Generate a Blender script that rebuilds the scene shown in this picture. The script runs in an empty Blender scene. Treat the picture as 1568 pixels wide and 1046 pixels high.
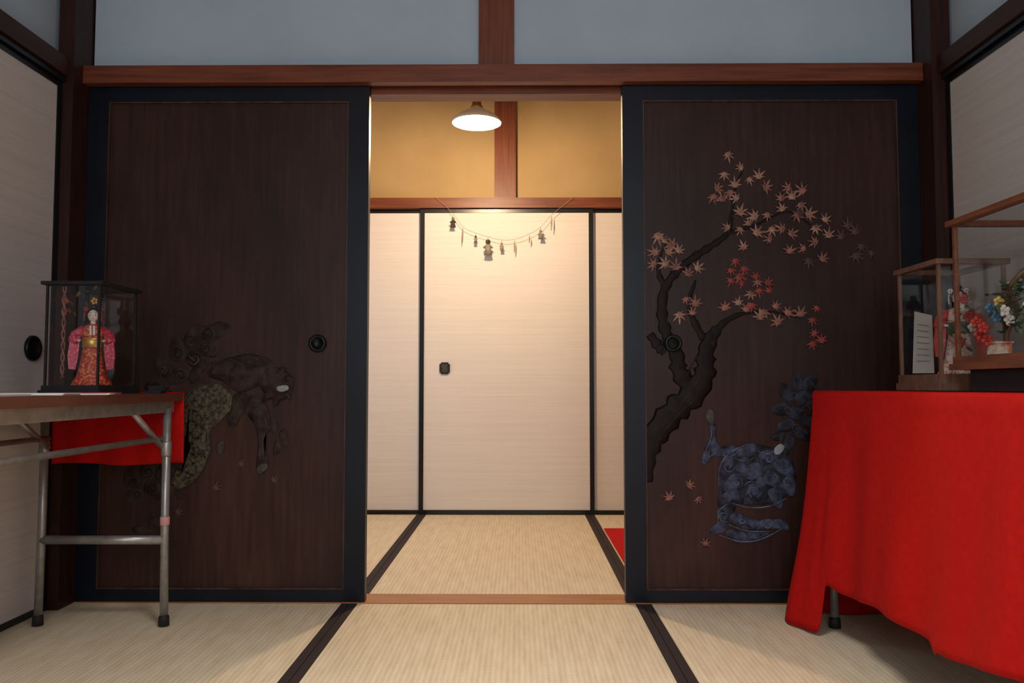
import bpy, bmesh, math, random
from mathutils import Vector, Matrix, noise
random.seed(7)
C=bpy.context.scene.collection
R=math.radians
# ------------------------------------------------------------------ materials
def s2l(c):
    return tuple((x/255/12.92 if x/255<=0.04045 else ((x/255+0.055)/1.055)**2.4) for x in c)
def newmat(name):
    m=bpy.data.materials.new(name); m.use_nodes=True
    return m,m.node_tree.nodes,m.node_tree.links,m.node_tree.nodes['Principled BSDF']
def nz(N,L,scale,mapscale=(1,1,1),detail=4,rough=.55):
    tc=N.new('ShaderNodeTexCoord'); mp=N.new('ShaderNodeMapping'); mp.inputs['Scale'].default_value=mapscale
    t=N.new('ShaderNodeTexNoise'); t.inputs['Scale'].default_value=scale; t.inputs['Detail'].default_value=detail
    t.inputs['Roughness'].default_value=rough
    L.new(tc.outputs['Object'],mp.inputs[0]); L.new(mp.outputs[0],t.inputs['Vector'])
    return t
def ramp(N,L,src,stops):
    r=N.new('ShaderNodeValToRGB'); e=r.color_ramp.elements
    while len(e)<len(stops): e.new(0.5)
    for i,(p,c) in enumerate(stops):
        e[i].position=p; e[i].color=(*s2l(c),1)
    L.new(src,r.inputs[0]); return r
def bump(N,L,b,src,strength,dist=.002):
    u=N.new('ShaderNodeBump'); u.inputs['Strength'].default_value=strength; u.inputs['Distance'].default_value=dist
    L.new(src,u.inputs['Height']); L.new(u.outputs[0],b.inputs['Normal'])
def mix2(name,c1,c2,scale=20,ms=(1,1,1),rough=.6,metal=0,bmp=.1,lo=.3,hi=.7,coat=0,detail=4,spec=.5):
    m,N,L,b=newmat(name)
    t=nz(N,L,scale,ms,detail); r=ramp(N,L,t.outputs['Fac'],[(lo,c1),(hi,c2)])
    L.new(r.outputs[0],b.inputs['Base Color'])
    b.inputs['Roughness'].default_value=rough; b.inputs['Metallic'].default_value=metal
    b.inputs['Coat Weight'].default_value=coat; b.inputs['Specular IOR Level'].default_value=spec
    if bmp: bump(N,L,b,t.outputs['Fac'],bmp)
    return m
def agedwood(name,c1,c2,c3,worn):
    m,N,L,b=newmat(name)
    t=nz(N,L,7,(8,8,.55),7); r=ramp(N,L,t.outputs['Fac'],[(.2,c1),(.6,c2),(.95,c3)])
    t2=nz(N,L,2.0,(1.3,1,.6),4); r2=ramp(N,L,t2.outputs['Fac'],[(.3,(176,168,164)),(.7,(255,250,246))])
    x=N.new('ShaderNodeMix'); x.data_type='RGBA'; x.blend_type='MULTIPLY'; x.inputs[0].default_value=1
    L.new(r.outputs[0],x.inputs[6]); L.new(r2.outputs[0],x.inputs[7])
    # worn, dusty streaks in patches
    t3=nz(N,L,5,(12,12,.8),6,.65); t4=nz(N,L,1.7,(1.6,1,1),3)
    mu=N.new('ShaderNodeMath'); mu.operation='MULTIPLY'; L.new(t3.outputs['Fac'],mu.inputs[0]); L.new(t4.outputs['Fac'],mu.inputs[1])
    r3=ramp(N,L,mu.outputs[0],[(.25,(0,0,0)),(.45,(130,130,130))])
    y=N.new('ShaderNodeMix'); y.data_type='RGBA'; L.new(r3.outputs[0],y.inputs[0]); L.new(x.outputs[2],y.inputs[6]); y.inputs[7].default_value=(*s2l(worn),1)
    L.new(y.outputs[2],b.inputs['Base Color'])
    b.inputs['Roughness'].default_value=.46; b.inputs['Specular IOR Level'].default_value=.3
    bump(N,L,b,t.outputs['Fac'],.15); return m
M={}
M['lacquer']=mix2('black_lacquer',(8,12,20),(13,20,34),6,rough=.42,bmp=0,spec=.3)
M['fus_edge']=mix2('fusuma_edge_lacquer',(8,8,10),(14,13,15),6,rough=.3,bmp=0)
M['panel']=agedwood('dark_stained_cedar',(44,25,20),(66,40,32),(84,55,45),(96,68,58))
M['panelR']=agedwood('dark_stained_cedar_warm',(42,23,19),(62,36,29),(78,49,40),(88,60,52))
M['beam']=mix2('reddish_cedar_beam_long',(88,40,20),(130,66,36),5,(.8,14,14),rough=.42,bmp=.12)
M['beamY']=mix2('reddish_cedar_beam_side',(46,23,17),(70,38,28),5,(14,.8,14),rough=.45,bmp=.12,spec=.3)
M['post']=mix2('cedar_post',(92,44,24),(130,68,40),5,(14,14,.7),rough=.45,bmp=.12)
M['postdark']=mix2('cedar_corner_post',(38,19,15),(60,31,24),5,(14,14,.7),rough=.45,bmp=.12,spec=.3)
M['sill']=mix2('sill_wood',(150,96,56),(190,132,84),6,(.8,20,10),rough=.4,bmp=.1)
M['trimlight']=mix2('worn_wood_bead',(50,32,26),(90,66,52),8,(6,6,1),rough=.5,bmp=0,spec=.3)
M['plaster']=mix2('blue_grey_plaster',(172,190,202),(182,199,210),3,rough=.35,bmp=.03)
M['plasterW']=mix2('khaki_plaster',(178,150,106),(190,164,118),3,rough=.8,bmp=.05)
M['ceil']=mix2('ceiling_boards',(112,78,52),(150,108,74),4,(12,1,1),rough=.6,bmp=.1)
M['red']=mix2('red_felt',(170,13,9),(184,19,13),60,rough=.85,bmp=.1,spec=.15)
M['redmat']=mix2('red_carpet',(176,16,18),(206,26,26),60,rough=.9,bmp=.2,spec=.2)
M['metal']=mix2('grey_steel_tube',(140,138,134),(172,170,166),30,rough=.35,metal=.6,bmp=0)
M['rubber']=mix2('black_rubber',(14,14,14),(26,26,26),30,rough=.7,bmp=0)
M['ttop']=mix2('brown_laminate',(80,44,34),(104,60,46),4,(10,1,4),rough=.4,bmp=0)
M['pink']=mix2('pink_tape',(200,140,140),(216,160,156),30,rough=.6,bmp=0)
M['paper']=mix2('white_paper',(224,220,214),(240,236,230),10,rough=.7,bmp=0)
M['lwood']=mix2('case_light_wood',(96,68,54),(132,98,78),8,(8,8,1.5),rough=.4,bmp=.05)
M['cwood']=mix2('case_brown_wood',(98,54,32),(132,78,48),8,(8,1,8),rough=.35,bmp=.05)
M['skin']=mix2('gofun_white',(232,214,200),(240,224,212),20,rough=.35,bmp=0)
M['hair']=mix2('doll_hair',(12,10,10),(26,22,20),80,(1,1,.3),rough=.4,bmp=.2)
M['gold']=mix2('gold_thread',(190,140,60),(226,184,98),60,rough=.35,metal=.6,bmp=0)
M['kim_red']=mix2('kimono_red_gold',(186,34,30),(230,150,86),30,rough=.5,bmp=.1,lo=.48,hi=.62)
M['kim_pink']=mix2('kimono_pink',(206,50,80),(236,130,140),30,rough=.5,bmp=.1,lo=.48,hi=.66)
M['kim_white']=mix2('kimono_cream',(210,110,70),(226,212,196),30,rough=.5,bmp=.1,lo=.38,hi=.5)
M['green']=mix2('leaf_green',(40,70,44),(92,122,80),40,rough=.5,bmp=0)
M['greenpale']=mix2('leaf_silver_green',(90,118,112),(168,188,186),40,rough=.5,bmp=0)
M['brownleaf']=mix2('leaf_bronze',(70,54,30),(130,100,56),40,rough=.5,bmp=0)
M['fred']=mix2('flower_red',(180,40,36),(214,80,60),40,rough=.6,bmp=0)
M['fwhite']=mix2('flower_white',(216,210,200),(236,232,224),40,rough=.6,bmp=0)
M['fblue']=mix2('flower_blue',(60,110,150),(110,160,190),40,rough=.6,bmp=0)
M['fyel']=mix2('flower_yellow',(210,160,70),(230,200,110),40,rough=.6,bmp=0)
M['tan']=mix2('leaf_paint_tan',(112,76,60),(176,132,108),60,rough=.6,bmp=0,lo=.33,hi=.65)
M['rose']=mix2('leaf_paint_rose',(98,58,48),(162,108,90),60,rough=.6,bmp=0,lo=.33,hi=.65)
M['lred']=mix2('leaf_paint_red',(112,38,32),(168,68,54),60,rough=.6,bmp=0,lo=.35,hi=.65)
M['faint']=mix2('leaf_paint_faded',(66,40,34),(90,58,48),50,rough=.6,bmp=0)
M['bark']=mix2('painted_bark',(17,10,10),(32,22,21),26,(2,2,1),rough=.6,bmp=.3,spec=.2)
M['lionbrown']=mix2('lion_paint_brown',(40,28,25),(68,54,47),34,rough=.65,bmp=.5,lo=.36,hi=.7,spec=.15)
M['liongreen']=mix2('lion_paint_spotted',(52,42,34),(98,92,74),85,rough=.65,bmp=.4,lo=.38,hi=.66,spec=.15)
M['linegrey']=mix2('lion_paint_line',(52,45,41),(88,84,76),40,rough=.6,bmp=0,spec=.15)
M['charm']=mix2('charm_grey_cloth',(100,96,86),(156,150,136),60,rough=.8,bmp=0)
M['linedark']=mix2('carved_line_dark',(24,17,16),(42,32,31),30,rough=.6,bmp=0,spec=.15)
M['blue']=mix2('lion_paint_indigo',(34,33,42),(80,88,112),40,rough=.6,bmp=.5,lo=.34,hi=.7,spec=.15)
M['bluedark']=mix2('lion_paint_dark_indigo',(30,26,30),(60,64,80),34,rough=.6,bmp=.5,lo=.38,hi=.7,spec=.15)
M['blueline']=mix2('lion_paint_blue_line',(56,62,86),(114,124,150),50,rough=.6,bmp=0,lo=.4,hi=.65)
M['palew']=mix2('pale_paint',(120,124,130),(156,158,162),30,rough=.5,bmp=0)
M['iron']=mix2('dark_iron_pull',(16,18,20),(34,38,40),40,rough=.35,metal=.6,bmp=0)
M['brass']=mix2('brass_cap',(150,96,50),(190,130,74),40,rough=.35,metal=.7,bmp=0)
M['enamel']=mix2('white_enamel',(236,230,218),(244,240,230),10,rough=.35,bmp=0)
M['string']=mix2('string',(150,130,104),(176,156,128),40,rough=.8,bmp=0)
M['border']=mix2('tatami_border_cloth',(26,16,20),(44,30,34),90,rough=.8,bmp=.2)
M['floorw']=mix2('subfloor',(90,70,50),(110,90,66),6,(1,8,1),rough=.7,bmp=0)

def fus_mat(name,c1,c2):
    m,N,L,b=newmat(name)
    t=nz(N,L,3.0,(.6,.6,40),6,.6); r=ramp(N,L,t.outputs['Fac'],[(.25,c1),(.75,c2)])
    L.new(r.outputs[0],b.inputs['Base Color']); b.inputs['Roughness'].default_value=.6
    b.inputs['Specular IOR Level'].default_value=.35
    bump(N,L,b,t.outputs['Fac'],.05,.001); return m
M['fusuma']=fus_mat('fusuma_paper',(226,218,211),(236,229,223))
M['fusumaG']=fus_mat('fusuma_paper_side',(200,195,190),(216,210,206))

def tatami_mat():
    m,N,L,b=newmat('tatami_rush')
    tc=N.new('ShaderNodeTexCoord')
    def wave(d,s,dist=0):
        w=N.new('ShaderNodeTexWave'); w.bands_direction=d; w.inputs['Scale'].default_value=s
        w.inputs['Distortion'].default_value=dist; L.new(tc.outputs['Object'],w.inputs['Vector']); return w
    wx=wave('X',21); wy=wave('Y',30)
    mul=N.new('ShaderNodeMath'); mul.operation='MULTIPLY'
    L.new(wx.outputs['Fac'],mul.inputs[0]); L.new(wy.outputs['Fac'],mul.inputs[1])
    n=nz(N,L,3,(14,2,1),5)
    add=N.new('ShaderNodeMath'); add.operation='MULTIPLY_ADD'; add.inputs[1].default_value=.55
    L.new(mul.outputs[0],add.inputs[0]); L.new(n.outputs['Fac'],add.inputs[2])
    r=ramp(N,L,add.outputs[0],[(.25,(206,188,154)),(1.0,(241,229,202))])
    L.new(r.outputs[0],b.inputs['Base Color']); b.inputs['Roughness'].default_value=.5
    b.inputs['Specular IOR Level'].default_value=.4
    bump(N,L,b,add.outputs[0],.25,.002); return m
M['tatami']=tatami_mat()
def glass():
    m=bpy.data.materials.new('case_glass'); m.use_nodes=True; N=m.node_tree.nodes; L=m.node_tree.links
    N.remove(N['Principled BSDF']); o=N['Material Output']
    a=N.new('ShaderNodeBsdfTransparent'); g=N.new('ShaderNodeBsdfGlossy'); g.inputs['Roughness'].default_value=.03
    a.inputs[0].default_value=(.93,.94,.93,1)
    f=N.new('ShaderNodeLayerWeight'); f.inputs[0].default_value=.5
    p=N.new('ShaderNodeMath'); p.operation='POWER'; p.inputs[1].default_value=4; L.new(f.outputs['Facing'],p.inputs[0])
    q=N.new('ShaderNodeMath'); q.operation='MULTIPLY_ADD'; q.inputs[1].default_value=.6; q.inputs[2].default_value=.05; L.new(p.outputs[0],q.inputs[0])
    x=N.new('ShaderNodeMixShader'); L.new(q.outputs[0],x.inputs[0]); L.new(a.outputs[0],x.inputs[1]); L.new(g.outputs[0],x.inputs[2])
    L.new(x.outputs[0],o.inputs[0]); return m
M['glass']=glass()
def emis(name,c,s):
    m,N,L,b=newmat(name); b.inputs['Base Color'].default_value=(*c,1)
    b.inputs['Emission Color'].default_value=(*c,1); b.inputs['Emission Strength'].default_value=s; return m
M['bulb']=emis('lamp_bulb_glow',(1,.84,.6),14)

# ------------------------------------------------------------------ helpers
def group(name,loc=(0,0,0),rot=0,parent=None,local=False,scale=1):
    e=bpy.data.objects.new(name,None); e.empty_display_size=.05; C.objects.link(e)
    e.location=loc; e.rotation_euler=(0,0,rot); e.scale=(scale,)*3
    e['is_local']=1 if local else 0
    if parent: att(e,parent)
    return e
def att(o,p):
    if p is None: return
    o.parent=p
    if not p.get('is_local'):
        o.matrix_parent_inverse=Matrix.Translation(p.location).inverted()
def mk(name,bm,mat,parent=None,smooth=False,bevel=0):
    if bevel:
        es=[e for e in bm.edges if len(e.link_faces)==2 and e.calc_face_angle(0)>.6]
        bmesh.ops.bevel(bm,geom=es,offset=bevel,segments=2,affect='EDGES',profile=.6)
    me=bpy.data.meshes.new(name); bmesh.ops.recalc_face_normals(bm,faces=bm.faces[:]); bm.to_mesh(me); bm.free()
    me.materials.append(M[mat] if isinstance(mat,str) else mat)
    if smooth:
        for f in me.polygons: f.use_smooth=True
    o=bpy.data.objects.new(name,me); C.objects.link(o); att(o,parent); return o
def addbox(bm,x0,x1,y0,y1,z0,z1):
    v=[bm.verts.new((x,y,z)) for x in(x0,x1) for y in(y0,y1) for z in(z0,z1)]
    for f in((0,1,3,2),(4,6,7,5),(0,4,5,1),(2,3,7,6),(0,2,6,4),(1,5,7,3)): bm.faces.new([v[i] for i in f])
def box(name,x0,x1,y0,y1,z0,z1,mat,parent=None,bevel=0):
    bm=bmesh.new(); addbox(bm,x0,x1,y0,y1,z0,z1); return mk(name,bm,mat,parent,bevel=bevel)
def boxes(name,lst,mat,parent=None,bevel=0):
    bm=bmesh.new()
    for b in lst: addbox(bm,*b)
    return mk(name,bm,mat,parent,bevel=bevel)
def addtube(bm,pts,r,seg=10,taper=None,flat=1):
    pts=[Vector(p) for p in pts]; n=len(pts); rings=[]
    up=None
    for i,p in enumerate(pts):
        t=(pts[min(i+1,n-1)]-pts[max(i-1,0)]).normalized()
        if up is None:
            a=Vector((0,0,1)) if abs(t.z)<.9 else Vector((1,0,0)); up=(a-t*a.dot(t)).normalized()
        else: up=(up-t*up.dot(t)).normalized()
        s=t.cross(up); rr=(r[i] if isinstance(r,(list,tuple)) else r)
        ring=[]
        for k in range(seg):
            an=2*math.pi*k/seg; v=up*math.cos(an)*rr+s*math.sin(an)*rr
            if flat!=1: v.y*=flat
            ring.append(bm.verts.new(p+v))
        rings.append(ring)
    for a,b in zip(rings,rings[1:]):
        for k in range(seg): bm.faces.new((a[k],a[(k+1)%seg],b[(k+1)%seg],b[k]))
    bm.faces.new(rings[0][::-1]); bm.faces.new(rings[-1])
def tube(name,pts,r,mat,parent=None,seg=10):
    bm=bmesh.new(); addtube(bm,pts,r,seg); return mk(name,bm,mat,parent,smooth=True)
def addball(bm,c,rx,ry=None,rz=None,u=16,v=10):
    ry=rx if ry is None else ry; rz=rx if rz is None else rz
    m=Matrix.Translation(c)@Matrix.Diagonal((rx,ry,rz,1))
    bmesh.ops.create_uvsphere(bm,u_segments=u,v_segments=v,radius=1,matrix=m)
def ball(name,c,r,mat,parent=None,u=16,v=10):
    bm=bmesh.new(); addball(bm,c,*(r if isinstance(r,tuple) else (r,)),u=u,v=v); return mk(name,bm,mat,parent,smooth=True)
def addlathe(bm,prof,c=(0,0,0),sx=1,sy=1,seg=32,axis='z',wob=0):
    rings=[]
    for r,h in prof:
        ring=[]
        for k in range(seg):
            a=2*math.pi*k/seg; rr=r*(1+wob*math.sin(a*7)); x,y,z=rr*math.cos(a)*sx,rr*math.sin(a)*sy,h
            if axis=='x': x,y,z=z,x,y
            if axis=='y': x,y,z=x,z,y
            ring.append(bm.verts.new((c[0]+x,c[1]+y,c[2]+z)))
        rings.append(ring)
    for a,b in zip(rings,rings[1:]):
        for k in range(seg): bm.faces.new((a[k],a[(k+1)%seg],b[(k+1)%seg],b[k]))
    return rings
def lathe(name,prof,c,mat,parent=None,sx=1,sy=1,seg=32,axis='z',cap=True,wob=0):
    bm=bmesh.new(); rg=addlathe(bm,prof,c,sx,sy,seg,axis,wob)
    if cap:
        for q in (rg[0],rg[-1]):
            try: bm.faces.new(q)
            except: pass
    return mk(name,bm,mat,parent,smooth=True)
def catmull(pts,n=6,closed=False):
    P=[Vector(p) for p in pts]; out=[]; N_=len(P)
    rng=range(N_) if closed else range(N_-1)
    for i in rng:
        p0=P[(i-1)%N_] if closed or i>0 else P[i]; p1=P[i]; p2=P[(i+1)%N_]
        p3=P[(i+2)%N_] if closed or i+2<N_ else p2
        for k in range(n):
            t=k/n
            out.append(.5*((2*p1)+(-p0+p2)*t+(2*p0-5*p1+4*p2-p3)*t*t+(-p0+3*p1-3*p2+p3)*t**3))
    if not closed: out.append(P[-1])
    return out

# ------------------------------------------------------------------ room shell
XL,XR=-1.56,1.44
YB=-4.0
H=2.45
box('floor',-1.7,1.6,YB,2.05,-.12,-.03,'floorw')
box('ceiling',-1.7,1.6,YB-.1,2.05,H,H+.06,'ceil')
boxes('wall_left',[(-1.72,-1.59,YB,.12,-.03,H),(-1.72,-1.59,.12,2.05,-.03,.35),(-1.72,-1.59,.12,2.05,1.75,H),
   (-1.72,-1.59,.12,.35,.35,1.75),(-1.72,-1.59,1.75,2.05,.35,1.75)],'plaster')
box('wall_right',1.47,1.6,YB,2.05,-.03,H,'plaster')
boxes('wall_inner_sides',[(-1.589,-1.57,.13,.35,0,H),(-1.589,-1.57,1.75,1.88,0,H),(-1.589,-1.57,.35,1.75,1.75,H),(-1.589,-1.57,.35,1.75,0,.35),(1.45,1.469,.13,1.88,0,H)],'plasterW')
box('wall_back',-1.59,1.47,1.93,2.05,-.03,H,'plasterW')
boxes('wall_transom',[(-1.515,-.143,.03,.09,1.853,H),(-.017,1.39,.03,.09,1.853,H)],'plaster')
boxes('wall_front',[(-1.59,-.8,YB-.1,YB,-.03,H),(.8,1.47,YB-.1,YB,-.03,H),(-.8,.8,YB-.1,YB,2.2,H),(-.8,.8,YB-.1,YB,-.03,.75)],'plaster')
w=group('window_1',(0,YB,1.2))
fr=[(-.8,.8,YB-.06,YB-.02,.75,.8),(-.8,.8,YB-.06,YB-.02,2.15,2.2)]
for i in range(5): fr.append((-.8+.39*i,-.8+.39*i+.04,YB-.055,YB-.025,.8,2.15))
for z in(1.2,1.65): fr.append((-.8,.8,YB-.05,YB-.03,z,z+.02))
boxes('lattice',fr,'post',w)
w=group('window_2',(-1.65,1.05,1.05))
fr=[(-1.67,-1.63,.35,1.75,.35,.39),(-1.67,-1.63,.35,1.75,1.71,1.75)]
for i in range(4): fr.append((-1.665,-1.635,.35+.455*i,.385+.455*i,.39,1.71))
boxes('lattice',fr,'post',w)
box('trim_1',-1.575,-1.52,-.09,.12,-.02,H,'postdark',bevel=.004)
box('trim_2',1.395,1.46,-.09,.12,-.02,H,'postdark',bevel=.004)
box('trim_3',-.142,-.018,.0,.1,1.853,H,'post',bevel=.004)
boxes('trim_4',[(-1.519,1.394,-.035,0,1.79,1.852)],'beam',bevel=.003)
boxes('trim_5',[(-1.519,1.394,.046,.12,1.776,1.85),(-1.519,1.394,.0005,.0455,1.803,1.85)],'beam')
box('trim_6',-1.519,1.394,.0,.12,-.03,.003,'sill',bevel=.002)
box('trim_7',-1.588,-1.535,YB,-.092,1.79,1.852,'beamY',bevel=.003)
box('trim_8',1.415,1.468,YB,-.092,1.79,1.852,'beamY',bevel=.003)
box('trim_9',-1.57,1.45,1.86,1.93,1.771,1.83,'beam',bevel=.003)
box('trim_10',-.144,-.019,1.87,1.929,1.832,H,'post',bevel=.004)
box('trim_11',-1.588,-1.545,YB,-.092,1.77,1.788,'fus_edge')
box('trim_12',1.425,1.468,YB,-.092,1.77,1.788,'fus_edge')

def tatami(x0,x1,y0,y1):
    g=group('tatami_mat',((x0+x1)/2,(y0+y1)/2,0))
    box('rush_surface',x0+.001,x1-.001,y0+.001,y1-.001,-.029,0,'tatami',g)
    boxes('cloth_border',[(x0+.001,x0+.027,y0+.001,y1-.001,-.01,.0015),(x1-.027,x1-.001,y0+.001,y1-.001,-.01,.0015)],'border',g)
fx=[-1.585,-.576,.42,1.465]
for i in range(3):
    tatami(fx[i],fx[i+1],-1.95,-.001); tatami(fx[i],fx[i+1],-3.9,-1.952)
ix=[-1.568,-.56,.402,1.448]
for i in range(3): tatami(ix[i],ix[i+1],.122,1.88)
bm=bmesh.new()
addbox(bm,.436,1.40,.48,1.42,.0016,.006); mk('red_carpet',bm,'redmat',bevel=.001)

def fusuma(n,axis,a0,a1,p0,p1,z0,z1,st=.022,mat='fusuma',face=-1,rail=.02):
    g=group('door_%d'%n,((a0+a1)/2,(p0+p1)/2,.9) if axis=='y' else ((p0+p1)/2,(a0+a1)/2,.9))
    e=.004
    def b(a,b_,c,d,z,zz): return (a,b_,c,d,z,zz) if axis=='y' else (c,d,a,b_,z,zz)
    bx=lambda nm,t,m,bv=0: box(nm,*t,m,g,bv)
    bx('paper_panel',b(a0+st,a1-st,p0+e,p1-e,z0+rail,z1-rail),mat)
    boxes('lacquer_frame',[b(a0,a0+st,p0,p1,z0,z1),b(a1-st,a1,p0,p1,z0,z1),b(a0+st,a1-st,p0,p1,z0,z0+rail),b(a0+st,a1-st,p0,p1,z1-rail,z1)],'fus_edge',g,.002)
    return g
g3=fusuma(3,'y',-1.56,-.555,1.908,1.928,.002,1.77)
g4=fusuma(4,'y',-.578,.432,1.885,1.906,.002,1.77,st=.026,rail=.024)
g5=fusuma(5,'y',.41,1.445,1.908,1.928,.002,1.77)
n=6
ys=[-.094,-1.06,-2.03,-3.0,-3.98]
for i in range(4):
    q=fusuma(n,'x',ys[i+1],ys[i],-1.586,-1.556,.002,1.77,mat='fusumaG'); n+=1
    if i==0: gl=q
for i in range(4):
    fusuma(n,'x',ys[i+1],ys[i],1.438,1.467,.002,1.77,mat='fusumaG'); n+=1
lathe('finger_pull',[(.001,-1.553),(.024,-1.553),(.028,-1.549),(.034,-1.544),(.040,-1.548),(.041,-1.557)],(0,-.215,.858),'iron',gl,axis='x')
bm=bmesh.new()
pp=[(-.020,.034),(.020,.034),(.022,.026),(.030,.024),(.030,-.024),(.022,-.026),(.020,-.034),(-.020,-.034),(-.022,-.026),(-.030,-.024),(-.030,.024),(-.022,.026)]
def prism(bm,pts,y0,y1):
    a=[bm.verts.new((x,y0,z)) for x,z in pts]; b=[bm.verts.new((x,y1,z)) for x,z in pts]; k=len(pts)
    bm.faces.new(a); bm.faces.new(b[::-1])
    for i in range(k): bm.faces.new((a[i],a[(i+1)%k],b[(i+1)%k],b[i]))
prism(bm,[(-.431+x,.838+z) for x,z in pp],1.880,1.888)
mk('pull_plate',bm,'iron',g4)
box('pull_recess',-.450,-.412,1.879,1.8805,.815,.861,'linegrey',g4)

# ------------------------------------------------------------------ painted wooden doors
def wooddoor(n,x0,x1,panel):
    g=group('door_%d'%n,((x0+x1)/2,.025,.9))
    st=.072; y0,y1=.008,.042; z0,z1=.004,1.802
    boxes('lacquer_frame',[(x0,x0+st,y0,y1,z0,z1),(x1-st,x1,y0,y1,z0,z1),(x0+st,x1-st,y0,y1,z0,.045),(x0+st,x1-st,y0,y1,1.738,z1)],'lacquer',g,.003)
    box('board',x0+st,x1-st,.020,.036,.045,1.738,panel,g)
    a,b=x0+st,x1-st
    boxes('bead',[(a,a+.004,.0085,.0199,.045,1.738),(b-.004,b,.0085,.0199,.045,1.738),(a+.004,b-.004,.0085,.0199,.045,.049),(a+.004,b-.004,.0085,.0199,1.734,1.738)],'trimlight',g)
    return g
d1=wooddoor(1,-1.519,-.527,'panel')
d2=wooddoor(2,.362,1.394,'panelR')
YP=.0195
# image pixels mapped onto the board (1 unit = 2.27 mm, x from the vanishing point)
def px2board(u,v,o=0.0):
    return Vector(((u-795)*.002265, YP-o, 1.7527-.00227*(v-150)-1e-7*(v-150)*(905-v)))
def relief(name,pts,mat,g,h=.006,o=0.0,sub=5):
    P=catmull([(a,b,0) for a,b in pts],sub,True)
    cx=sum(p.x for p in P)/len(P); cy=sum(p.y for p in P)/len(P)
    bm=bmesh.new(); rings=[]
    for s,hh in((1,0),(.96,h*.5),(.88,h*.85),(.75,h)):
        rings.append([bm.verts.new(px2board(cx+(p.x-cx)*s,cy+(p.y-cy)*s,o+hh)) for p in P])
    k=len(P)
    for a,b in zip(rings,rings[1:]):
        for i in range(k): bm.faces.new((a[i],a[(i+1)%k],b[(i+1)%k],b[i]))
    f=bm.faces.new(rings[-1]); bmesh.ops.triangulate(bm,faces=[f])
    return mk(name,bm,mat,g,smooth=True)
def lobes(name,lst,mat,g,h=.005,o=0.0):
    """curled tufts: comma-shaped raised locks"""
    bm=bmesh.new()
    for (cx,cy,rx,ry,rot) in lst:
        rings=[]; K=22
        for s,hh in((1,0),(.9,h*.6),(.7,h*.95),(.35,h*1.1)):
            ring=[]
            for i in range(K):
                a=2*math.pi*i/K; rr=1+.28*math.cos(a)**3+.06*math.sin(3*a+cx)
                x,y=rx*rr*math.cos(a)*s,ry*rr*math.sin(a)*s
                y+=(rx*.25)*(max(0,math.cos(a))**2)*s
                X=cx+x*math.cos(rot)-y*math.sin(rot); Y=cy+x*math.sin(rot)+y*math.cos(rot)
                ring.append(bm.verts.new(px2board(X,Y,o+hh)))
            rings.append(ring)
        for a,b in zip(rings,rings[1:]):
            for i in range(K): bm.faces.new((a[i],a[(i+1)%K],b[(i+1)%K],b[i]))
        bm.faces.new(rings[-1])
    return mk(name,bm,mat,g,smooth=True)
def strokes(name,lst,mat,g,o=.005):
    bm=bmesh.new()
    for pts,r in lst:
        P=catmull([(a,b,0) for a,b in pts],5); n_=len(P)
        rr=[r*.00227*(.3+.7*math.sin(math.pi*min(1,(i+.6)/n_*1.0))) for i in range(n_)]
        addtube(bm,[px2board(p.x,p.y,o) for p in P],rr,6,flat=.7)
    return mk(name,bm,mat,g,smooth=True)
def spiral(cx,cy,r,turns=1.6,a0=0,sgn=1):
    k=int(10*turns); return [(cx+r*(1-.8*i/k)*math.cos(a0+sgn*2*math.pi*turns*i/k),cy+r*(1-.8*i/k)*math.sin(a0+sgn*2*math.pi*turns*i/k)) for i in range(k+1)]
# --- left door: guardian lion pair
lobes('lion_mane',[(292,520,22,14,-1.2),(318,510,20,13,-.4),(270,540,20,14,-2.0),(298,548,19,14,.6),(250,565,19,13,-2.4),(276,574,18,13,2.4),(242,590,17,12,2.8),(262,602,18,12,2.2),(314,535,15,11,.2),(334,500,12,8,-.3),(300,572,14,10,1.8),(232,606,12,8,2.6)],'lionbrown',d1,.004)
relief('lion_back',[(318,576),(330,556),(350,546),(376,541),(404,546),(420,558),(428,576),(420,592),(404,596),(388,590),(372,602),(358,598),(340,584)],'lionbrown',d1,.007)
relief('lion_haunch',[(352,566),(372,556),(392,562),(398,580),(386,596),(366,598),(352,586)],'lionbrown',d1,.005,.005)
relief('lion_head',[(404,566),(420,562),(438,568),(450,582),(448,600),(436,612),(420,614),(406,604),(398,586)],'lionbrown',d1,.008,.002)
lobes('lion_head_tufts',[(414,574,9,6,-2),(430,570,8,5,-1),(442,580,7,5,0),(410,606,8,5,2),(424,612,8,5,1.6),(440,604,7,4,.6)],'lionbrown',d1,.004,.008)
relief('lion_body_spotted',[(276,650),(284,612),(304,592),(332,588),(350,600),(358,618),(348,636),(334,650),(322,664),(324,690),(314,718),(296,740),(276,750),(264,742),(274,722),(288,702),(290,684),(278,668)],'liongreen',d1,.008,.002)
relief('lion_thigh_spotted',[(298,606),(320,596),(342,604),(350,622),(336,640),(314,642),(298,628)],'liongreen',d1,.005,.008)
relief('lion_foreleg',[(382,606),(400,612),(412,628),(416,652),(408,676),(410,696),(413,714),(402,726),(395,716),(398,694),(396,668),(388,644),(374,624)],'lionbrown',d1,.006,.002)
relief('lion_hindleg',[(358,606),(374,600),(380,614),(372,634),(360,654),(350,648),(354,628)],'lionbrown',d1,.005,.003)
lobes('lion_tail',[(205,738,18,13,-2),(228,722,18,12,-1.4),(250,726,16,12,-.4),(236,748,18,13,.6),(212,758,15,10,2.4),(258,748,14,10,.8)],'lionbrown',d1,.004)
lobes('lion_leg_far',[(420,650,14,7,1.2),(436,668,15,7,1.3),(426,684,12,6,1.6)],'lionbrown',d1,.003)
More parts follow.
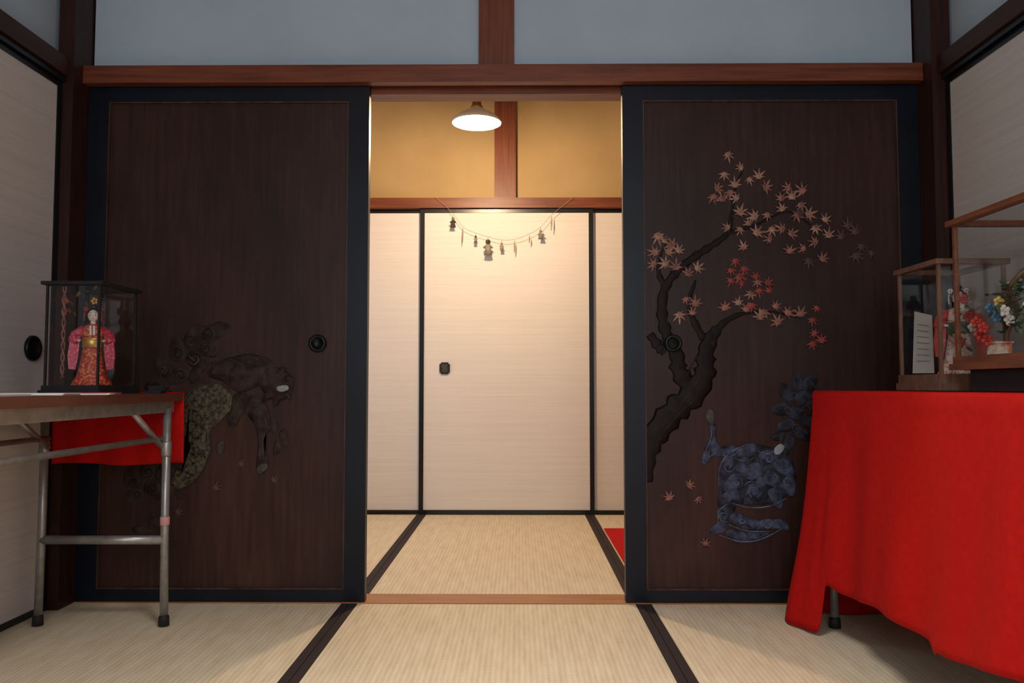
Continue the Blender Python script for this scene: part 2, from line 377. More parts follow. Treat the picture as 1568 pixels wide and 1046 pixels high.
lobes('lion_cloud_low',[(330,560,12,7,.2),(218,812,16,6,0),(240,800,14,6,.4),(278,758,14,7,2.6)],'lionbrown',d1,.002)
relief('lion_paw_pale',[(335,680),(343,676),(346,686),(340,696),(335,692)],'linegrey',d1,.006)
relief('lion_fang_pale',[(426,592),(440,590),(443,596),(434,600),(426,598)],'palew',d1,.002,.011)
relief('lion_claw_pale',[(398,714),(410,709),(413,716),(402,726),(396,724)],'linegrey',d1,.003,.008)
L=[]
for cx,cy,r,a,s in[(290,522,11,0,1),(316,510,9,2,-1),(270,542,10,3,1),(298,550,10,1,-1),(250,568,10,4,1),(276,575,9,2,1),(260,602,8,5,-1),(240,592,7,1,1),(314,536,7,4,1),
   (208,740,9,0,1),(230,724,8,3,-1),(238,750,9,1,1),(214,759,7,2,-1),(374,578,9,1,1),(256,728,7,2,1)]:
    L.append((spiral(cx,cy,r,1.4,a,s),.9))
strokes('lion_carving_lines',L,'linedark',d1,.0055)
L=[([(276,650),(284,612),(304,592),(332,588)],.9),([(322,664),(324,690),(314,718),(296,740),(276,750)],.9),([(300,592),(330,556),(376,541),(404,546)],.7),
   ([(286,540),(292,548),(300,545),(304,552),(296,558),(286,552)],1.4),([(290,546),(298,553)],1.4),([(404,606),(420,603),(436,608)],.8),([(375,600),(366,616),(352,644)],.7),([(404,630),(410,652),(404,680),(406,704)],.6),
   ([(350,548),(376,560),(396,556)],.6),([(412,566),(416,580),(410,592)],.7),([(430,566),(436,578),(444,584)],.6),([(255,560),(246,574),(252,586)],.5),([(306,506),(320,500),(334,506)],.5)]
strokes('lion_highlight_lines',L,'linegrey',d1,.0085)
# scale ticks on the spotted body
L=[]
rs=random.Random(5)
for (cx,cy,rx,ry,k) in((322,616,26,20,26),(300,650,14,24,16),(306,690,12,22,14),(288,726,12,12,9)):
    for i in range(k):
        a=rs.uniform(0,6.28); d=math.sqrt(rs.random()); x=cx+rx*d*math.cos(a); y=cy+ry*d*math.sin(a)
        L.append(([(x-3,y-1),(x,y+2),(x+3,y-1)],.6))
strokes('lion_scales',L,'linedark',d1,.0125)
# --- right door: maple, branches
def branch(name,pts,rs,g,mat='bark'):
    P=catmull([(a,b,0) for a,b in pts],6); n_=len(P); m=len(rs)-1
    rr=[]
    for i in range(n_):
        t=i/(n_-1)*m; k=min(int(t),m-1); rr.append((rs[k]*(1-(t-k))+rs[k+1]*(t-k))*.00227*(1+.16*math.sin(i*1.7)+.08*math.sin(i*4.1)))
    bm=bmesh.new(); addtube(bm,[px2board(p.x,p.y,.0) for p in P],rr,10,flat=.22); return mk(name,bm,mat,g,smooth=True)
branch('trunk',[(991,738),(993,700),(1003,665),(1030,630),(1062,602),(1078,572),(1080,540),(1088,515),(1100,500)],[6,10,19,20,19,16,13,8,4],d2)
branch('branch_1',[(1062,602),(1040,570),(1036,545),(1020,510),(1014,475),(1020,440),(1042,412),(1068,392),(1096,374),(1116,358),(1124,335)],[13,13,11,9,8,7,6,6,5,4,2],d2)
branch('branch_2',[(1080,560),(1092,520),(1108,495),(1140,480),(1180,478),(1225,488)],[8,7,5,3,2,1],d2)
branch('branch_3',[(1116,358),(1124,320),(1130,285),(1142,262)],[3,2.5,2,1],d2)
branch('branch_4',[(1116,358),(1160,345),(1210,325),(1250,350),(1290,362)],[3,2.5,1.6,1.2,.8],d2)
branch('branch_5',[(1020,440),(1010,420),(1012,395),(1020,375)],[5,4,2,1],d2)
branch('branch_6',[(995,512),(1008,530),(1018,540)],[6,8,7],d2)
branch('branch_7',[(1078,520),(1062,490),(1056,462),(1066,430)],[6,5,4,2],d2)
strokes('bark_carving_lines',[([(1000,690),(1010,668),(1036,636),(1066,606),(1082,576)],1),([(1010,655),(1040,618),(1066,584),(1074,550)],1),([(1040,562),(1026,524),(1020,480)],.8),([(1046,585),(1058,560),(1070,540)],.9)],'lionbrown',d2,.009)
def leaves(name,lst,mat,g,size=14.5,o=.004):
    bm=bmesh.new()
    for (u,v) in lst:
        rot=random.uniform(-.6,.6)+random.choice([0,math.pi,.8,-.8]); s=size*random.uniform(.75,1.15)
        oo=o+random.uniform(0,.002)
        c=bm.verts.new(px2board(u,v,oo+.0025)); ring=[]
        ls=[.55,.85,.97,1.05,.95,.8,.5]; K=7
        for i,l in enumerate(ls):
            a=rot+R(-132+44*i); l*=random.uniform(.82,1.1)
            w_=R(9)
            ring.append(px2board(u+s*l*.6*math.sin(a-w_),v-s*l*.6*math.cos(a-w_),oo))
            ring.append(px2board(u+s*l*math.sin(a),v-s*l*math.cos(a),oo-.001))
            ring.append(px2board(u+s*l*.6*math.sin(a+w_),v-s*l*.6*math.cos(a+w_),oo))
            ring.append(px2board(u+s*.30*math.sin(a+R(22)),v-s*.30*math.cos(a+R(22)),oo+.001))
        ring=[bm.verts.new(p) for p in ring]; k=len(ring)
        for i in range(k): bm.faces.new((c,ring[i],ring[(i+1)%k]))
    ob=mk(name,bm,mat,g); return ob
leaves('maple_leaves_tan',[(1118,238),(1138,258),(1112,268),(1165,272),(1150,276),(1130,305),(1135,327),(1158,333),(1116,350),(1135,352),(1160,358),(1140,380),(1183,352),(1215,303),(1200,322),(1240,330),(1250,350),(1265,338),(1270,362),(1018,370),(1020,405),(1040,385),(1068,412),(1150,450),(1130,465),(1163,486),(1040,482),(1128,285),(1008,362),(1024,388),(1148,344)],'tan',d2)
leaves('maple_leaves_rose',[(1100,290),(1108,307),(1175,288),(1177,330),(1210,290),(1228,315),(1213,360),(1210,386),(1232,382),(1260,398),(1180,368),(1004,388),(1002,406),(1036,410),(1054,420),(1050,458),(1065,466),(1060,480),(1110,472),(1142,475),(1187,470),(1205,480),(1190,494),(1225,482),(1200,352),(1199,306),(1250,372),(1160,432),(1232,294),(1222,330),(1170,478),(1094,302),(1120,296),(1030,376)],'rose',d2)
leaves('maple_leaves_red',[(1127,400),(1120,414),(1140,412),(1158,426),(1120,430),(1137,436),(1175,434),(1178,447),(1250,472),(1243,490),(1246,512),(1256,522),(1242,526),(1150,468),(1162,446),(1132,424)],'lred',d2,13)
leaves('maple_leaves_faded',[(1290,364),(1312,356),(1320,378),(1336,388),(1312,392),(1300,348),(1240,400),(1225,330)],'faint',d2,14)
leaves('maple_leaves_fallen',[(1052,743),(1022,762),(1065,763),(1075,832),(1183,765)],'rose',d2,12)
leaves('maple_leaves_fallen',[(370,711),(333,748),(421,736),(276,785)],'faint',d1,12)
# --- right door: indigo lion
relief('lion_body',[(1096,742),(1100,712),(1118,692),(1146,680),(1176,684),(1200,694),(1212,714),(1214,740),(1198,760),(1170,772),(1140,772),(1112,766)],'bluedark',d2,.006)
relief('lion_rump_join',[(1098,752),(1112,740),(1124,760),(1120,784),(1108,796),(1096,782)],'bluedark',d2,.005)
lobes('lion_body_locks',[(1112,712,17,11,-1.8),(1136,696,18,12,-1),(1122,736,18,12,2.2),(1148,722,19,13,-.6),(1170,700,18,12,-.4),(1192,712,18,12,.5),(1176,732,18,12,.4),(1150,752,18,12,1.9),(1202,738,16,11,1.1),(1182,756,17,11,1.0),(1118,758,15,10,2.6),(1130,716,12,8,.2),(1160,738,12,8,1.2)],'blue',d2,.004,.004)
lobes('lion_mane_locks',[(1236,590,15,10,-1.2),(1220,588,15,10,-2),(1204,604,16,10,-2.4),(1226,610,16,11,-.6),(1240,618,13,9,-.4),(1198,626,15,10,2.8),(1216,632,15,10,.2),(1236,644,14,9,.2),(1204,650,14,10,2.6),(1222,662,14,9,.5),(1206,676,14,9,1.8),(1190,668,10,7,2.8),(1196,694,12,8,1.8)],'bluedark',d2,.004,.002)
lobes('lion_tail_swirl',[(1104,786,15,10,-1.8),(1122,794,15,10,.1),(1100,806,15,9,2.4),(1144,802,18,9,.0),(1122,818,19,8,.2),(1168,802,18,8,-.1),(1152,818,17,7,-.1),(1186,802,14,8,.2)],'blue',d2,.004,.001)
relief('lion_foreleg',[(1072,700),(1078,684),(1086,666),(1083,652),(1088,640),(1094,652),(1093,668),(1102,684),(1124,682),(1132,692),(1112,702),(1088,698),(1080,710),(1073,710)],'blue',d2,.006)
relief('lion_paw_pale',[(1080,644),(1079,634),(1084,627),(1091,630),(1092,642),(1087,650)],'linegrey',d2,.005)
relief('lion_fang_pale',[(1181,686),(1190,679),(1196,684),(1190,694),(1182,695)],'palew',d2,.002,.010)
L=[]
for cx,cy,r,a,s in[(1112,714,9,0,1),(1146,724,10,2,-1),(1172,702,9,3,1),(1124,738,9,1,-1),(1178,734,9,4,1),(1150,752,9,2,1),(1200,738,8,0,-1),(1104,790,9,1,1),(1130,796,7,4,1),(1170,803,8,0,-1)]:
    L.append((spiral(cx,cy,r,1.25,a,s),.8))
L+=[([(1096,742),(1099,712),(1118,690),(1146,678)],1.0),([(1094,806),(1096,782),(1110,770)],.9),([(1096,818),(1128,828),(1160,824),(1190,808)],1.0),([(1110,802),(1140,812),(1176,812)],.7),
    ([(1073,708),(1078,688),(1086,668),(1084,650)],.9),([(1082,700),(1096,692),(1112,700),(1128,690)],.9),([(1120,700),(1136,706),(1150,700)],.8),([(1156,690),(1168,694),(1184,690)],.8),([(1186,720),(1198,724),(1208,716)],.8),([(1134,742),(1146,736),(1160,744)],.8),([(1112,768),(1140,776),(1172,774),(1198,762)],.8)]
strokes('lion_blue_lines',L,'blueline',d2,.0092)
L=[(spiral(1214,606,8,1.3,0,1),.8),(spiral(1230,626,8,1.3,2,-1),.8),(spiral(1204,630,7,1.3,3,1),.8),(spiral(1216,655,8,1.3,1,1),.8),([(1200,700),(1190,680),(1196,660)],.7),([(1236,582),(1246,596),(1244,614)],.7)]
strokes('lion_mane_curls',L,'linegrey',d2,.0068)
for g,(u,v) in((d1,(486,526)),(d2,(1030,526))):
    p=px2board(u,v)
    lathe('round_pull',[(.001,.018),(.017,.018),(.019,.006),(.024,.003),(.030,.006),(.031,.020)],(p.x,0,p.z),'iron',g,axis='y')

# ------------------------------------------------------------------ pendant lamp
lx,ly,lz=-.198,.93,1.975
g=group('pendant_lamp',(lx,ly,lz))
sh=[(.114,-.012),(.116,-.008),(.107,.006),(.082,.026),(.05,.044),(.03,.056),(.026,.062),(.024,.062),(.028,.052),(.048,.040),(.080,.022),(.103,.003),(.112,-.010),(.114,-.012)]
lathe('shade',sh,(lx,ly,lz),'enamel',g,cap=False,seg=48)
lathe('socket_cap',[(.001,.135),(.010,.134),(.014,.115),(.02,.10),(.022,.075),(.03,.062),(.026,.055)],(lx,ly,lz),'brass',g)
tube('cord',[(lx,ly,lz+.13),(lx,ly,H)],.004,'rubber',g)
lathe('bulb',[(.001,-.020),(.05,-.017),(.082,-.009),(.094,.001),(.08,.014),(.03,.03),(.02,.05)],(lx,ly,lz),'bulb',g)
g=group('ceiling_lamp',(0,-1.75,2.4))
boxes('wooden_frame',[(-.27,.27,-2.02,-1.99,2.33,H-.001),(-.27,.27,-1.51,-1.48,2.33,H-.001),(-.27,-.24,-1.99,-1.51,2.33,H-.001),(.24,.27,-1.99,-1.51,2.33,H-.001)],'post',g,.003)
box('diffuser',-.239,.239,-1.989,-1.511,2.385,2.40,emis('paper_diffuser',(1,.95,.9),1.5),g)

# ------------------------------------------------------------------ garland
def bk(u,v,y=1.845): return Vector(((u-795)*.00375,y,1.824-.00372*(v-305)))  # u, v are image pixels mapped onto the back wall plane
g=group('ornament_garland',bk(765,350))
pts=[(665,303),(690,326),(708,350),(728,360),(747,366),(768,371),(788,370),(810,362),(828,351),(845,332),(880,303)]
bm=bmesh.new(); addtube(bm,[bk(a,b) for a,b in [(p.x,p.y) for p in catmull([(a,b,0) for a,b in pts],5)]],.0012,5); mk('string',bm,'string',g)
def figure(i,u,v,h,cb,ch,drop=4):
    p=bk(u,v); q=bk(u,v+drop)
    tube('loop_%d'%i,[p,q],.0012,'string',g,5)
    hr=h*.16
    ball('head_%d'%i,(q.x,q.y,q.z-hr),hr,ch,g)
    lathe('robe_%d'%i,[(hr*.5,-hr*1.7),(hr*1.0,-hr*2.3),(hr*1.0,-hr*3.4),(hr*1.7,-h),(hr*.4,-h*.97)],(q.x,q.y,q.z),cb,g,sy=.6,seg=16,wob=.06)
    bm=bmesh.new()
    for s in(-1,1): addtube(bm,[(q.x,q.y,q.z-hr*2.2),(q.x+s*hr*1.2,q.y-.003,q.z-hr*2.9),(q.x+s*hr*1.6,q.y-.004,q.z-hr*3.5)],[hr*.4,hr*.4,hr*.5],8)
    mk('sleeves_%d'%i,bm,cb,g,smooth=True)
figure(1,693,331,.060,'linegrey','charm')
figure(2,728,360,.040,'charm','linegrey')
figure(3,747,366,.092,'charm','linegrey')
figure(4,768,371,.042,'string','charm')
figure(5,828,351,.055,'charm','string')
bm=bmesh.new()
for k,(u,v,l) in enumerate([(708,350,.085),(788,370,.07),(811,362,.045),(845,332,.085)]):
    p=bk(u,v+2)
    addtube(bm,[p,p-Vector((0,0,l*.5)),p-Vector((.002,0,l))],[.0015,.0045,.0015],8)
mk('chili_charms',bm,'string',g,smooth=True)

# ------------------------------------------------------------------ folding table (left)
g=group('folding_table',(-1.29,-1.1,.35))
tx0,tx1,ty0,ty1=-1.548,-1.075,-2.0,-.20
box('laminate_top',tx0,tx1,ty0,ty1,.690,.715,'ttop',g,.004)
boxes('steel_apron',[(tx0+.02,tx0+.035,ty0+.03,ty1-.02,.655,.6899),(tx1-.035,tx1-.02,ty0+.03,ty1-.02,.655,.6899),(tx0+.036,tx1-.036,ty1-.035,ty1-.02,.66,.6899)],'metal',g,.002)
for k,y in enumerate((-.26,-1.90)):
    for j,x in enumerate((-1.48,-1.098)):
        sg=-1 if j==0 else 1
        tube('leg_%d%d'%(k,j),[(x,y,.67),(x,y,.3),(x+.004*sg,y,.02)],.0125,'metal',g,14)
        lathe('foot_%d%d'%(k,j),[(.012,.035),(.0155,.03),(.0165,.003),(.012,.0018)],(x+.004*sg,y,0),'rubber',g,seg=16)
        s=-1 if k==0 else 1
        tube('brace_%d%d'%(k,j),[(x+.012*-sg,y,.545),(x+.012*-sg,y+s*.2,.662)],.009,'metal',g,10)
        lathe('clamp_%d%d'%(k,j),[(.0145,.52),(.0155,.525),(.0155,.56),(.0145,.565)],(x,y,0),'metal',g,seg=14)
    tube('crossbar_low_%d'%k,[(-1.48,y,.262),(-1.098,y,.262)],.014,'metal',g)
for j,x in enumerate((-1.468,-1.11)):
    tube('shelf_rail_%d'%j,[(x,-.26,.575),(x,-1.90,.575)],.0085,'metal',g)
lathe('tape_band',[(.0132,.308),(.0142,.31),(.0142,.332),(.0132,.334)],(-1.098,-.26,0),'pink',g,seg=14)
def endcloth(ye,sgn,zlow,x0,w_):
    bm=bmesh.new(); nx,nzs=40,16; grid=[]
    for j in range(nzs+1):
        row=[]
        for i in range(nx+1):
            t=j/nzs; x=x0+w_*i/nx
            zb=zlow+.004*math.sin(i*.21); z=.7195 -(.7195-zb)*t
            y=ye+sgn*(.008+.006*math.sin(i*.55)*t+.008*t)
            row.append(bm.verts.new((x,y,z)))
        grid.append(row)
    for j in range(nzs):
        for i in range(nx): bm.faces.new((grid[j][i],grid[j][i+1],grid[j+1][i+1],grid[j+1][i]))
    top=[bm.verts.new((x0+w_*i/nx,ye-sgn*.04,.7175)) for i in range(nx+1)]
    for i in range(nx): bm.faces.new((top[i],top[i+1],grid[0][i+1],grid[0][i]))
    o=mk('red_cloth',bm,'red',None,smooth=True); sm=o.modifiers.new('t','SOLIDIFY'); sm.thickness=.002
endcloth(-.20,1,.488,-1.50,.425)
endcloth(-2.0,-1,.03,-1.545,.47)  # unseen near-end cloth, added to keep low window light from under the table
g=group('paper_sheets',(-1.2,-.8,.716))
for i,(x,y,r) in enumerate([(-1.22,-.74,.1),(-1.25,-.93,-.12),(-1.17,-.64,.25)]):
    q=group('stack_%d'%i,(x,y,.7152+.0025*0),r,g,True)
    q.matrix_parent_inverse=Matrix.Translation(g.location).inverted()
    box('sheet_a',-.09,.09,-.065,.065,0,.003,'paper',q); box('sheet_b',-.086,.092,-.06,.068,.0031,.005,'kim_pink' if i==2 else 'paper',q)
g=group('black_card_stand',(-1.12,-.30,.716))
boxes('stand_body',[(-1.145,-1.095,-.32,-.28,.7155,.722),(-1.142,-1.098,-.296,-.290,.7221,.738)],'rubber',g,.001)

# ------------------------------------------------------------------ dolls
def doll(parent,loc,rot,h,kim,kim2,obi='gold',hat='fred'):
    g=group('doll',loc,rot,parent,True,h)
    g.matrix_parent_inverse=Matrix.Translation(parent.location).inverted()
    lathe('kimono',[(.235,0),(.225,.02),(.17,.12),(.135,.28),(.115,.42),(.10,.52),(.12,.60),(.135,.66),(.12,.72),(.05,.765),(.03,.77)],(0,0,0),kim,g,sy=.75,wob=.035)
    lathe('obi_sash',[(.108,.46),(.118,.47),(.118,.585),(.108,.595)],(0,0,0),obi,g,sy=.82)
    boxes('obi_knot',[(-.07,.07,.085,.15,.46,.62),(-.045,.045,.10,.135,.25,.46)],obi,g,.015)
    boxes('collar',[(-.03,-.008,-.105,-.08,.62,.74),(.008,.03,-.105,-.08,.62,.74)],'fwhite',g,.006)
    for s in(-1,1):
        bm=bmesh.new(); addtube(bm,[(s*.10,0,.70),(s*.19,-.03,.62),(s*.21,-.10,.56),(s*.16,-.15,.55)],[.055,.06,.055,.045],12)
        mk('upper_sleeve',bm,kim2,g,smooth=True)
        bm=bmesh.new()
        P=[(s*.13,.60),(s*.235,.585),(s*.26,.36),(s*.245,.20),(s*.17,.19),(s*.145,.36)]
        a=[bm.verts.new((x,-.13,z)) for x,z in P]; b=[bm.verts.new((x*1.03,-.07,z)) for x,z in P]
        bm.faces.new(a); bm.faces.new(b[::-1])
        for i in range(6): bm.faces.new((a[i],a[(i+1)%6],b[(i+1)%6],b[i]))
        mk('hanging_sleeve',bm,kim2,g,bevel=.012)
        bm=bmesh.new(); addball(bm,(s*.145,-.165,.55),.018,.022,.014)
        for f in range(4): addtube(bm,[(s*(.135+.008*f),-.175,.55),(s*(.125+.008*f),-.205,.545),(s*(.118+.008*f),-.22,.535)],[.0055,.005,.004],6)
        addtube(bm,[(s*.13,-.16,.555),(s*.115,-.18,.56)],[.006,.0045],6)
        mk('hand',bm,'skin',g,smooth=True)
    bm=bmesh.new(); addtube(bm,[(0,0,.74),(0,-.004,.81)],[.034,.028],12); mk('neck',bm,'skin',g,smooth=True)
    bm=bmesh.new(); addball(bm,(0,-.01,.87),.062,.064,.078,24,16); addball(bm,(0,-.073,.862),.008,.012,.012)
    for s in(-1,1): addball(bm,(s*.062,0,.865),.008,.014,.02)
    mk('head',bm,'skin',g,smooth=True)
    bm=bmesh.new()
    for s in(-1,1):
        addball(bm,(s*.026,-.0665,.872),.012,.004,.005); addtube(bm,[(s*.014,-.068,.90),(s*.028,-.066,.905),(s*.042,-.058,.899)],.002,5)
    mk('eyes_and_brows',bm,'hair',g,smooth=True)
    ball('mouth',(0,-.066,.832),(.010,.005,.005),'fred',g)
    bm=bmesh.new(); addball(bm,(0,.022,.895),.078,.07,.078,24,16); addball(bm,(0,.02,.985),.045,.04,.035); addball(bm,(0,.085,.86),.04,.04,.05)
    for s in(-1,1): addball(bm,(s*.066,.015,.88),.028,.045,.05)
    mk('hair',bm,'hair',g,smooth=True)
    bm=bmesh.new()
    for s in(-1,1):
        for a in range(6): addball(bm,(s*.08+.018*math.cos(a),-.02,.95+.018*math.sin(a)),.011)
        addtube(bm,[(s*.09,-.03,.93),(s*.1,-.04,.86),(s*.097,-.04,.80)],.006,6)
    mk('hair_ornament',bm,hat,g,smooth=True)
    return g
# ------------------------------------------------------------------ display cases
def case(name,x0,x1,y0,y1,z0,z1,frame,base_h,post,lid,over,sides='glass'):
    g=group(name,((x0+x1)/2,(y0+y1)/2,z0))
    zb=z0+base_h
    boxes('base',[(x0-over,x1+over,y0-over,y1+over,z0,z0+base_h*.45),(x0-over*.4,x1+over*.4,y0-over*.4,y1+over*.4,z0+base_h*.45+.0001,zb)],frame,g,.002)
    boxes('lid',[(x0-over,x1+over,y0-over,y0+post*1.4,z1-lid,z1),(x0-over,x1+over,y1-post*1.4,y1+over,z1-lid,z1),(x0-over,x0+post*1.4,y0+post*1.4,y1-post*1.4,z1-lid,z1),(x1-post*1.4,x1+over,y0+post*1.4,y1-post*1.4,z1-lid,z1)],frame,g,.0015)
    boxes('corner_posts',[(a,a+post,b,b+post,zb,z1-lid) for a in(x0,x1-post) for b in(y0,y1-post)],frame,g,.001)
    m=.5*post
    bm=bmesh.new()
    for q in([(x0+m,y0+post,zb),(x0+m,y1-post,zb),(x0+m,y1-post,z1-lid),(x0+m,y0+post,z1-lid)],[(x1-m,y0+post,zb),(x1-m,y1-post,zb),(x1-m,y1-post,z1-lid),(x1-m,y0+post,z1-lid)],
      [(x0+post,y0+m,zb),(x1-post,y0+m,zb),(x1-post,y0+m,z1-lid),(x0+post,y0+m,z1-lid)],[(x0+post,y1-m,zb),(x1-post,y1-m,zb),(x1-post,y1-m,z1-lid),(x0+post,y1-m,z1-lid)],
      [(x0+post,y0+post,z1-lid*.5),(x1-post,y0+post,z1-lid*.5),(x1-post,y1-post,z1-lid*.5),(x0+post,y1-post,z1-lid*.5)]):
        bm.faces.new([bm.verts.new(v) for v in q])
    mk('glass_panes',bm,'glass',g)
    return g
def flowers(name,lst,mat,parent,r=.012):
    bm=bmesh.new()
    for c in lst:
        c=Vector(c); ax=random.uniform(0,1)
        for k in range(5):
            a=ax+k*1.2566; addball(bm,c+Vector((math.cos(a)*r*.8,-.003,math.sin(a)*r*.8)),r*.6,r*.3,r*.6,8,6)
        addball(bm,c+Vector((0,-.006,0)),r*.3,u=8,v=6)
    return mk(name,bm,mat,parent,smooth=True)
def foliage(name,pts,n_,spread,size,mat,parent):
    bm=bmesh.new()
    for p in pts:
        p=Vector(p)
        for k in range(n_):
            c=p+Vector((random.gauss(0,spread),random.gauss(0,spread),random.gauss(0,spread)))
            d=Vector((random.gauss(0,1),random.gauss(0,1),random.gauss(0,1))).normalized(); e=d.cross(Vector((.3,.5,.8))).normalized()
            s=size*random.uniform(.6,1.2)
            vs=[c-d*s,c-d*s*.3+e*s*.4,c+d*s*.4+e*s*.35,c+d*s,c+d*s*.4-e*s*.35,c-d*s*.3-e*s*.4]
            bm.faces.new([bm.verts.new(v) for v in vs])
    return mk(name,bm,mat,parent)
c1=case('doll_display_case',-1.348,-1.192,-.50,-.28,.7155,1.036,'rubber',.024,.006,.010,.010)
doll(c1,(-1.272,-.385,.740),R(24),.238,'kim_red','kim_pink')
bm=bmesh.new()
for s in(0,math.pi): addtube(bm,[(-1.312+.004*math.cos(k*.9+s),-.47+.004*math.sin(k*.9+s),1.024-.0095*k) for k in range(29)],.0024,6)
mk('braided_cord',bm,'rose',c1,smooth=True)
foliage('wisteria_leaves',[(-1.29,-.43,.995),(-1.32,-.45,.97),(-1.25,-.42,1.0)],10,.014,.010,'brownleaf',c1)
flowers('wisteria_spray',[(-1.325,-.44,.985),(-1.32,-.45,.955)],'kim_red',c1,.008)
flowers('gilt_fans',[(-1.24,-.44,.985)],'gold',c1,.008)

c2=case('flower_doll_case',1.146,1.332,-.57,-.335,.7255,1.086,'lwood',.045,.009,.014,.008)
q=doll(c2,(1.252,-.475,.771),R(-26),.25,'kim_white','fred','green','fwhite')
bm=bmesh.new()
a=[(1.160,-.385,.775),(1.200,-.432,.775),(1.212,-.405,.945),(1.180,-.365,.96)]
f=bm.faces.new([bm.verts.new(v) for v in a]); bmesh.ops.solidify(bm,geom=[f],thickness=.002)
mk('description_card',bm,'paper',c2)
bm=bmesh.new()
for k in range(7):
    t=.2+k*.1; p=Vector(a[0]).lerp(Vector(a[3]),t); r_=Vector(a[1]).lerp(Vector(a[2]),t); d=Vector((-.0022,-.0022,0))
    A,B=p.lerp(r_,.2)+d,p.lerp(r_,.8)+d; addtube(bm,[A,B],.0006,4)
mk('card_text',bm,'linegrey',c2)
flowers('flowers_red',[(1.235,-.53,.98),(1.245,-.535,.93),(1.22,-.53,.86)],'fred',c2,.012)
flowers('flowers_white',[(1.225,-.53,.955),(1.255,-.535,.90)],'fwhite',c2,.011)
foliage('leaves',[(1.24,-.51,.95),(1.235,-.51,.88)],12,.014,.012,'green',c2)

box('black_riser_box',1.16,1.37,-1.16,-.69,.7255,.779,'rubber',None,.004)
c3=case('flower_glass_case',1.142,1.40,-1.20,-.655,.7795,1.172,'cwood',.035,.010,.014,.012)
OX,OY=-.035,.075
sh_=lambda l:[(x+OX,y+OY,z) for x,y,z in l]
boxes('little_wooden_box',[(1.195,1.235,-.745,-.705,.8155,.845),(1.192,1.238,-.748,-.702,.8451,.850)],'kim_white',c3,.002)
tr=sh_([(1.27,-.80,.815),(1.265,-.81,.87),(1.28,-.83,.93),(1.25,-.85,.98),(1.27,-.88,1.02)])
bm=bmesh.new(); addtube(bm,[p for p in catmull(tr,5)],.006,8); addtube(bm,sh_([(1.28,-.83,.92),(1.30,-.78,.95),(1.29,-.765,.98)]),.004,6); addtube(bm,sh_([(1.265,-.81,.88),(1.23,-.84,.92),(1.21,-.88,.93)]),.004,6)
mk('bonsai_stem',bm,'lwood',c3,smooth=True)
foliage('bonsai_leaves',sh_([(1.27,-.86,.98),(1.25,-.84,.95),(1.22,-.87,.93),(1.26,-.95,.96),(1.23,-.92,.90),(1.28,-.80,.90)]),18,.018,.013,'green',c3)
foliage('silver_leaves',sh_([(1.30,-.78,.94),(1.31,-.82,.90),(1.29,-.80,.965)]),16,.014,.013,'greenpale',c3)
flowers('flowers_white',sh_([(1.25,-.92,.93),(1.27,-.82,.985),(1.24,-.86,.90),(1.21,-.89,.92)]),'fwhite',c3,.011)
flowers('flowers_red',sh_([(1.205,-.78,.90),(1.215,-.775,.87),(1.21,-.80,.885),(1.225,-.79,.855)]),'fred',c3,.012)
flowers('flowers_blue',sh_([(1.23,-.80,.935),(1.22,-.84,.91)]),'fblue',c3,.011)
flowers('flowers_yellow',sh_([(1.25,-.80,.925),(1.215,-.86,.945)]),'fyel',c3,.010)
doll(c3,(1.30,-1.02,.8155),R(-30),.25,'kim_white','kim_pink','gold','fred')

# ------------------------------------------------------------------ right table under red felt
g=group('display_table',(1.17,-.9,.35))
box('table_top',.94,1.40,-1.72,-.225,.69,.7175,'ttop',g,.004)
for k,y in enumerate((-.262,-1.66)):
    for j,x in enumerate((.963,1.37)):
        tube('leg_%d%d'%(k,j),[(x,y,.69),(x,y,.3),(x,y,.02)],.0125,'metal',g,14)
        lathe('foot_%d%d'%(k,j),[(.012,.035),(.0165,.03),(.018,.003),(.012,.0018)],(x,y,0),'rubber',g,seg=16)
    tube('crossbar_%d'%k,[(.963,y,.35),(1.37,y,.35)],.012,'metal',g)
path=[]; x0,x1,ya,yb=.925,1.405,-.21,-1.735; rc=.02
def seg(a,b,n_):
    return [(a[0]+(b[0]-a[0])*i/n_,a[1]+(b[1]-a[1])*i/n_) for i in range(n_)]
raw=seg((x1,ya),(x0+rc,ya),30)+[(x0+rc-rc*math.sin(R(a)),ya-rc+rc*math.cos(R(a))) for a in range(0,90,15)]+seg((x0,ya-rc),(x0,yb+rc),150)+[(x0+rc-rc*math.cos(R(a)),yb+rc-rc*math.sin(R(a))) for a in range(0,90,15)]+seg((x0+rc,yb),(x1,yb),30)+[(x1,yb)]
P=[Vector((a,b,0)) for a,b in raw]; s=0; S=[0]
for a,b in zip(P,P[1:]): s+=(b-a).length; S.append(s)
sc=x1-x0
def interp(x,tab):
    if x<=tab[0][0]: return tab[0][1]
    for (a,b),(c,d) in zip(tab,tab[1:]):
        if x<=c:
            t=(x-a)/(c-a); t=t*t*(3-2*t); return b+(d-b)*t
    return tab[-1][1]
hemt=[(-.5,.03),(-.1,.012),(.04,.006),(.125,.010),(.165,.16),(.24,.15),(.5,.18),(.72,.175),(.76,.155),(.775,.165),(1.1,.21),(1.5,.05),(1.56,.02),(2.2,.03)]
flt=[(-.5,.02),(-.1,.055),(0,.075),(.08,.05),(.16,.02),(.5,.02),(.8,.03),(1.1,.02),(1.5,.07),(2,.02)]
bm=bmesh.new(); V=30; cols=[]
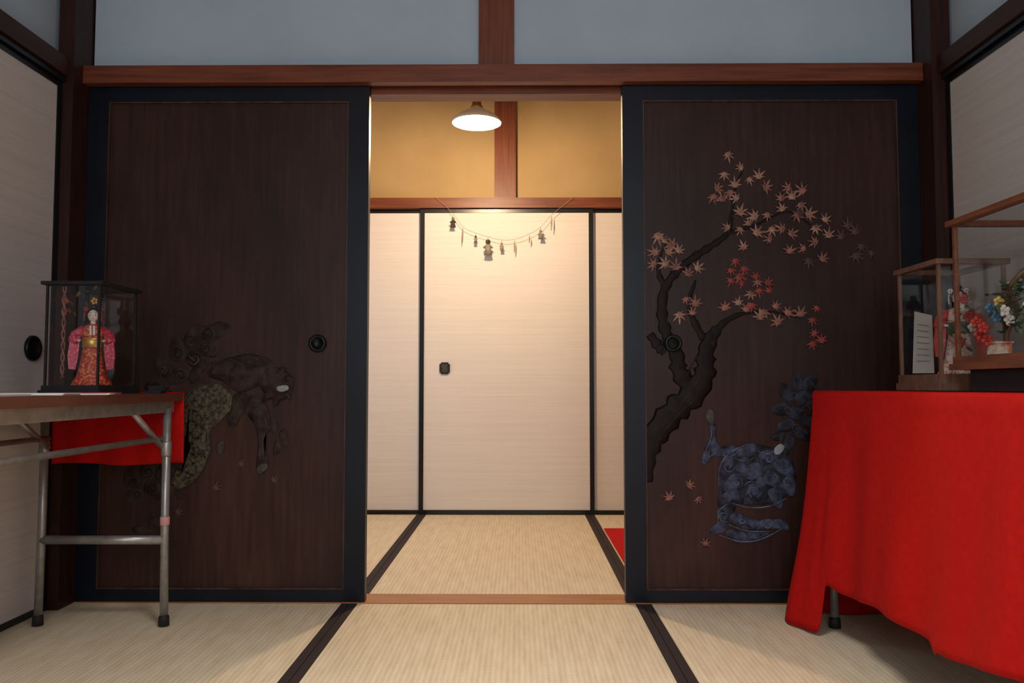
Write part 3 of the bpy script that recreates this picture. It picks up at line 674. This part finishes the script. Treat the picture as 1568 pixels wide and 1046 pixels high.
for i,p in enumerate(P):
    a=P[max(i-1,0)]; b=P[min(i+1,len(P)-1)]; t=(b-a).normalized(); nrm=Vector((t.y,-t.x,0))
    if nrm.dot(p-Vector((1.165,-.97,0)))<0: nrm=-nrm
    q=S[i]-sc; hem=interp(q,hemt); fl=interp(q,flt); col=[]
    for k in range(V+1):
        v=k/V; z=.7215-(.7215-hem)*v
        ph=.6*v
        fold=(.011*math.sin(q*13+ph)+.005*math.sin(q*31+1+ph*2)+.022*noise.noise(Vector((q*4.5,v*1.5,.3))))*min(1,v*1.1)
        if q>1.05: fold*=.6
        crease=-.004*math.exp(-((v-.085)/.015)**2)
        out=.0+fl*v**1.4+max(fold,-.016-fl*v*.3)+crease
        if k==0: out=-.004
        if k==1: z=.714; out=.001
        pp=p+nrm*out
        pp.x=min(pp.x,1.43)
        col.append(bm.verts.new((pp.x,pp.y,z)))
    cols.append(col)
for a,b in zip(cols,cols[1:]):
    for k in range(V): bm.faces.new((a[k],b[k],b[k+1],a[k+1]))
f=bm.faces.new([c[0] for c in cols]); bmesh.ops.triangulate(bm,faces=[f])
o=mk('red_tablecloth',bm,'red',None,smooth=True); sm=o.modifiers.new('t','SOLIDIFY'); sm.thickness=.002; sm.offset=1

# ------------------------------------------------------------------ lights
def area(name,loc,rot,sx,sy,power,col,spread=180):
    l=bpy.data.lights.new(name,'AREA'); l.shape='RECTANGLE'; l.size=sx; l.size_y=sy; l.energy=power; l.color=col; l.spread=R(spread)
    o=bpy.data.objects.new(name,l); C.objects.link(o); o.location=loc; o.rotation_euler=rot; return o
area('daylight_front_window',(0,YB-.12,1.47),(R(90),0,0),1.5,1.3,44,(.88,.93,1))
area('ceiling_lamp_light',(0,-1.75,2.375),(0,0,0),.46,.46,17,(1,.95,.9),110)
area('daylight_inner_window',(-1.74,1.05,1.05),(0,R(-90),0),1.3,1.3,8,(.86,.9,1))
l=bpy.data.lights.new('pendant_bulb_light','POINT'); l.energy=50; l.color=(1,.70,.42); l.shadow_soft_size=.03
o=bpy.data.objects.new('pendant_bulb_light',l); C.objects.link(o); o.location=(lx,ly,lz-.055)
wd=bpy.data.worlds.new('sky'); bpy.context.scene.world=wd; wd.use_nodes=True
wd.node_tree.nodes['Background'].inputs[0].default_value=(.6,.72,.9,1); wd.node_tree.nodes['Background'].inputs[1].default_value=.4
# ------------------------------------------------------------------ camera
cam=bpy.data.cameras.new('camera'); cam.lens=28.29; cam.sensor_width=36; cam.clip_start=.02
co=bpy.data.objects.new('camera',cam); C.objects.link(co)
co.location=(0,-2.77,.74); co.rotation_euler=(R(93.11),0,R(.51))
bpy.context.scene.camera=co
bpy.context.scene.view_settings.view_transform='Standard'
bpy.context.view_layer.update()
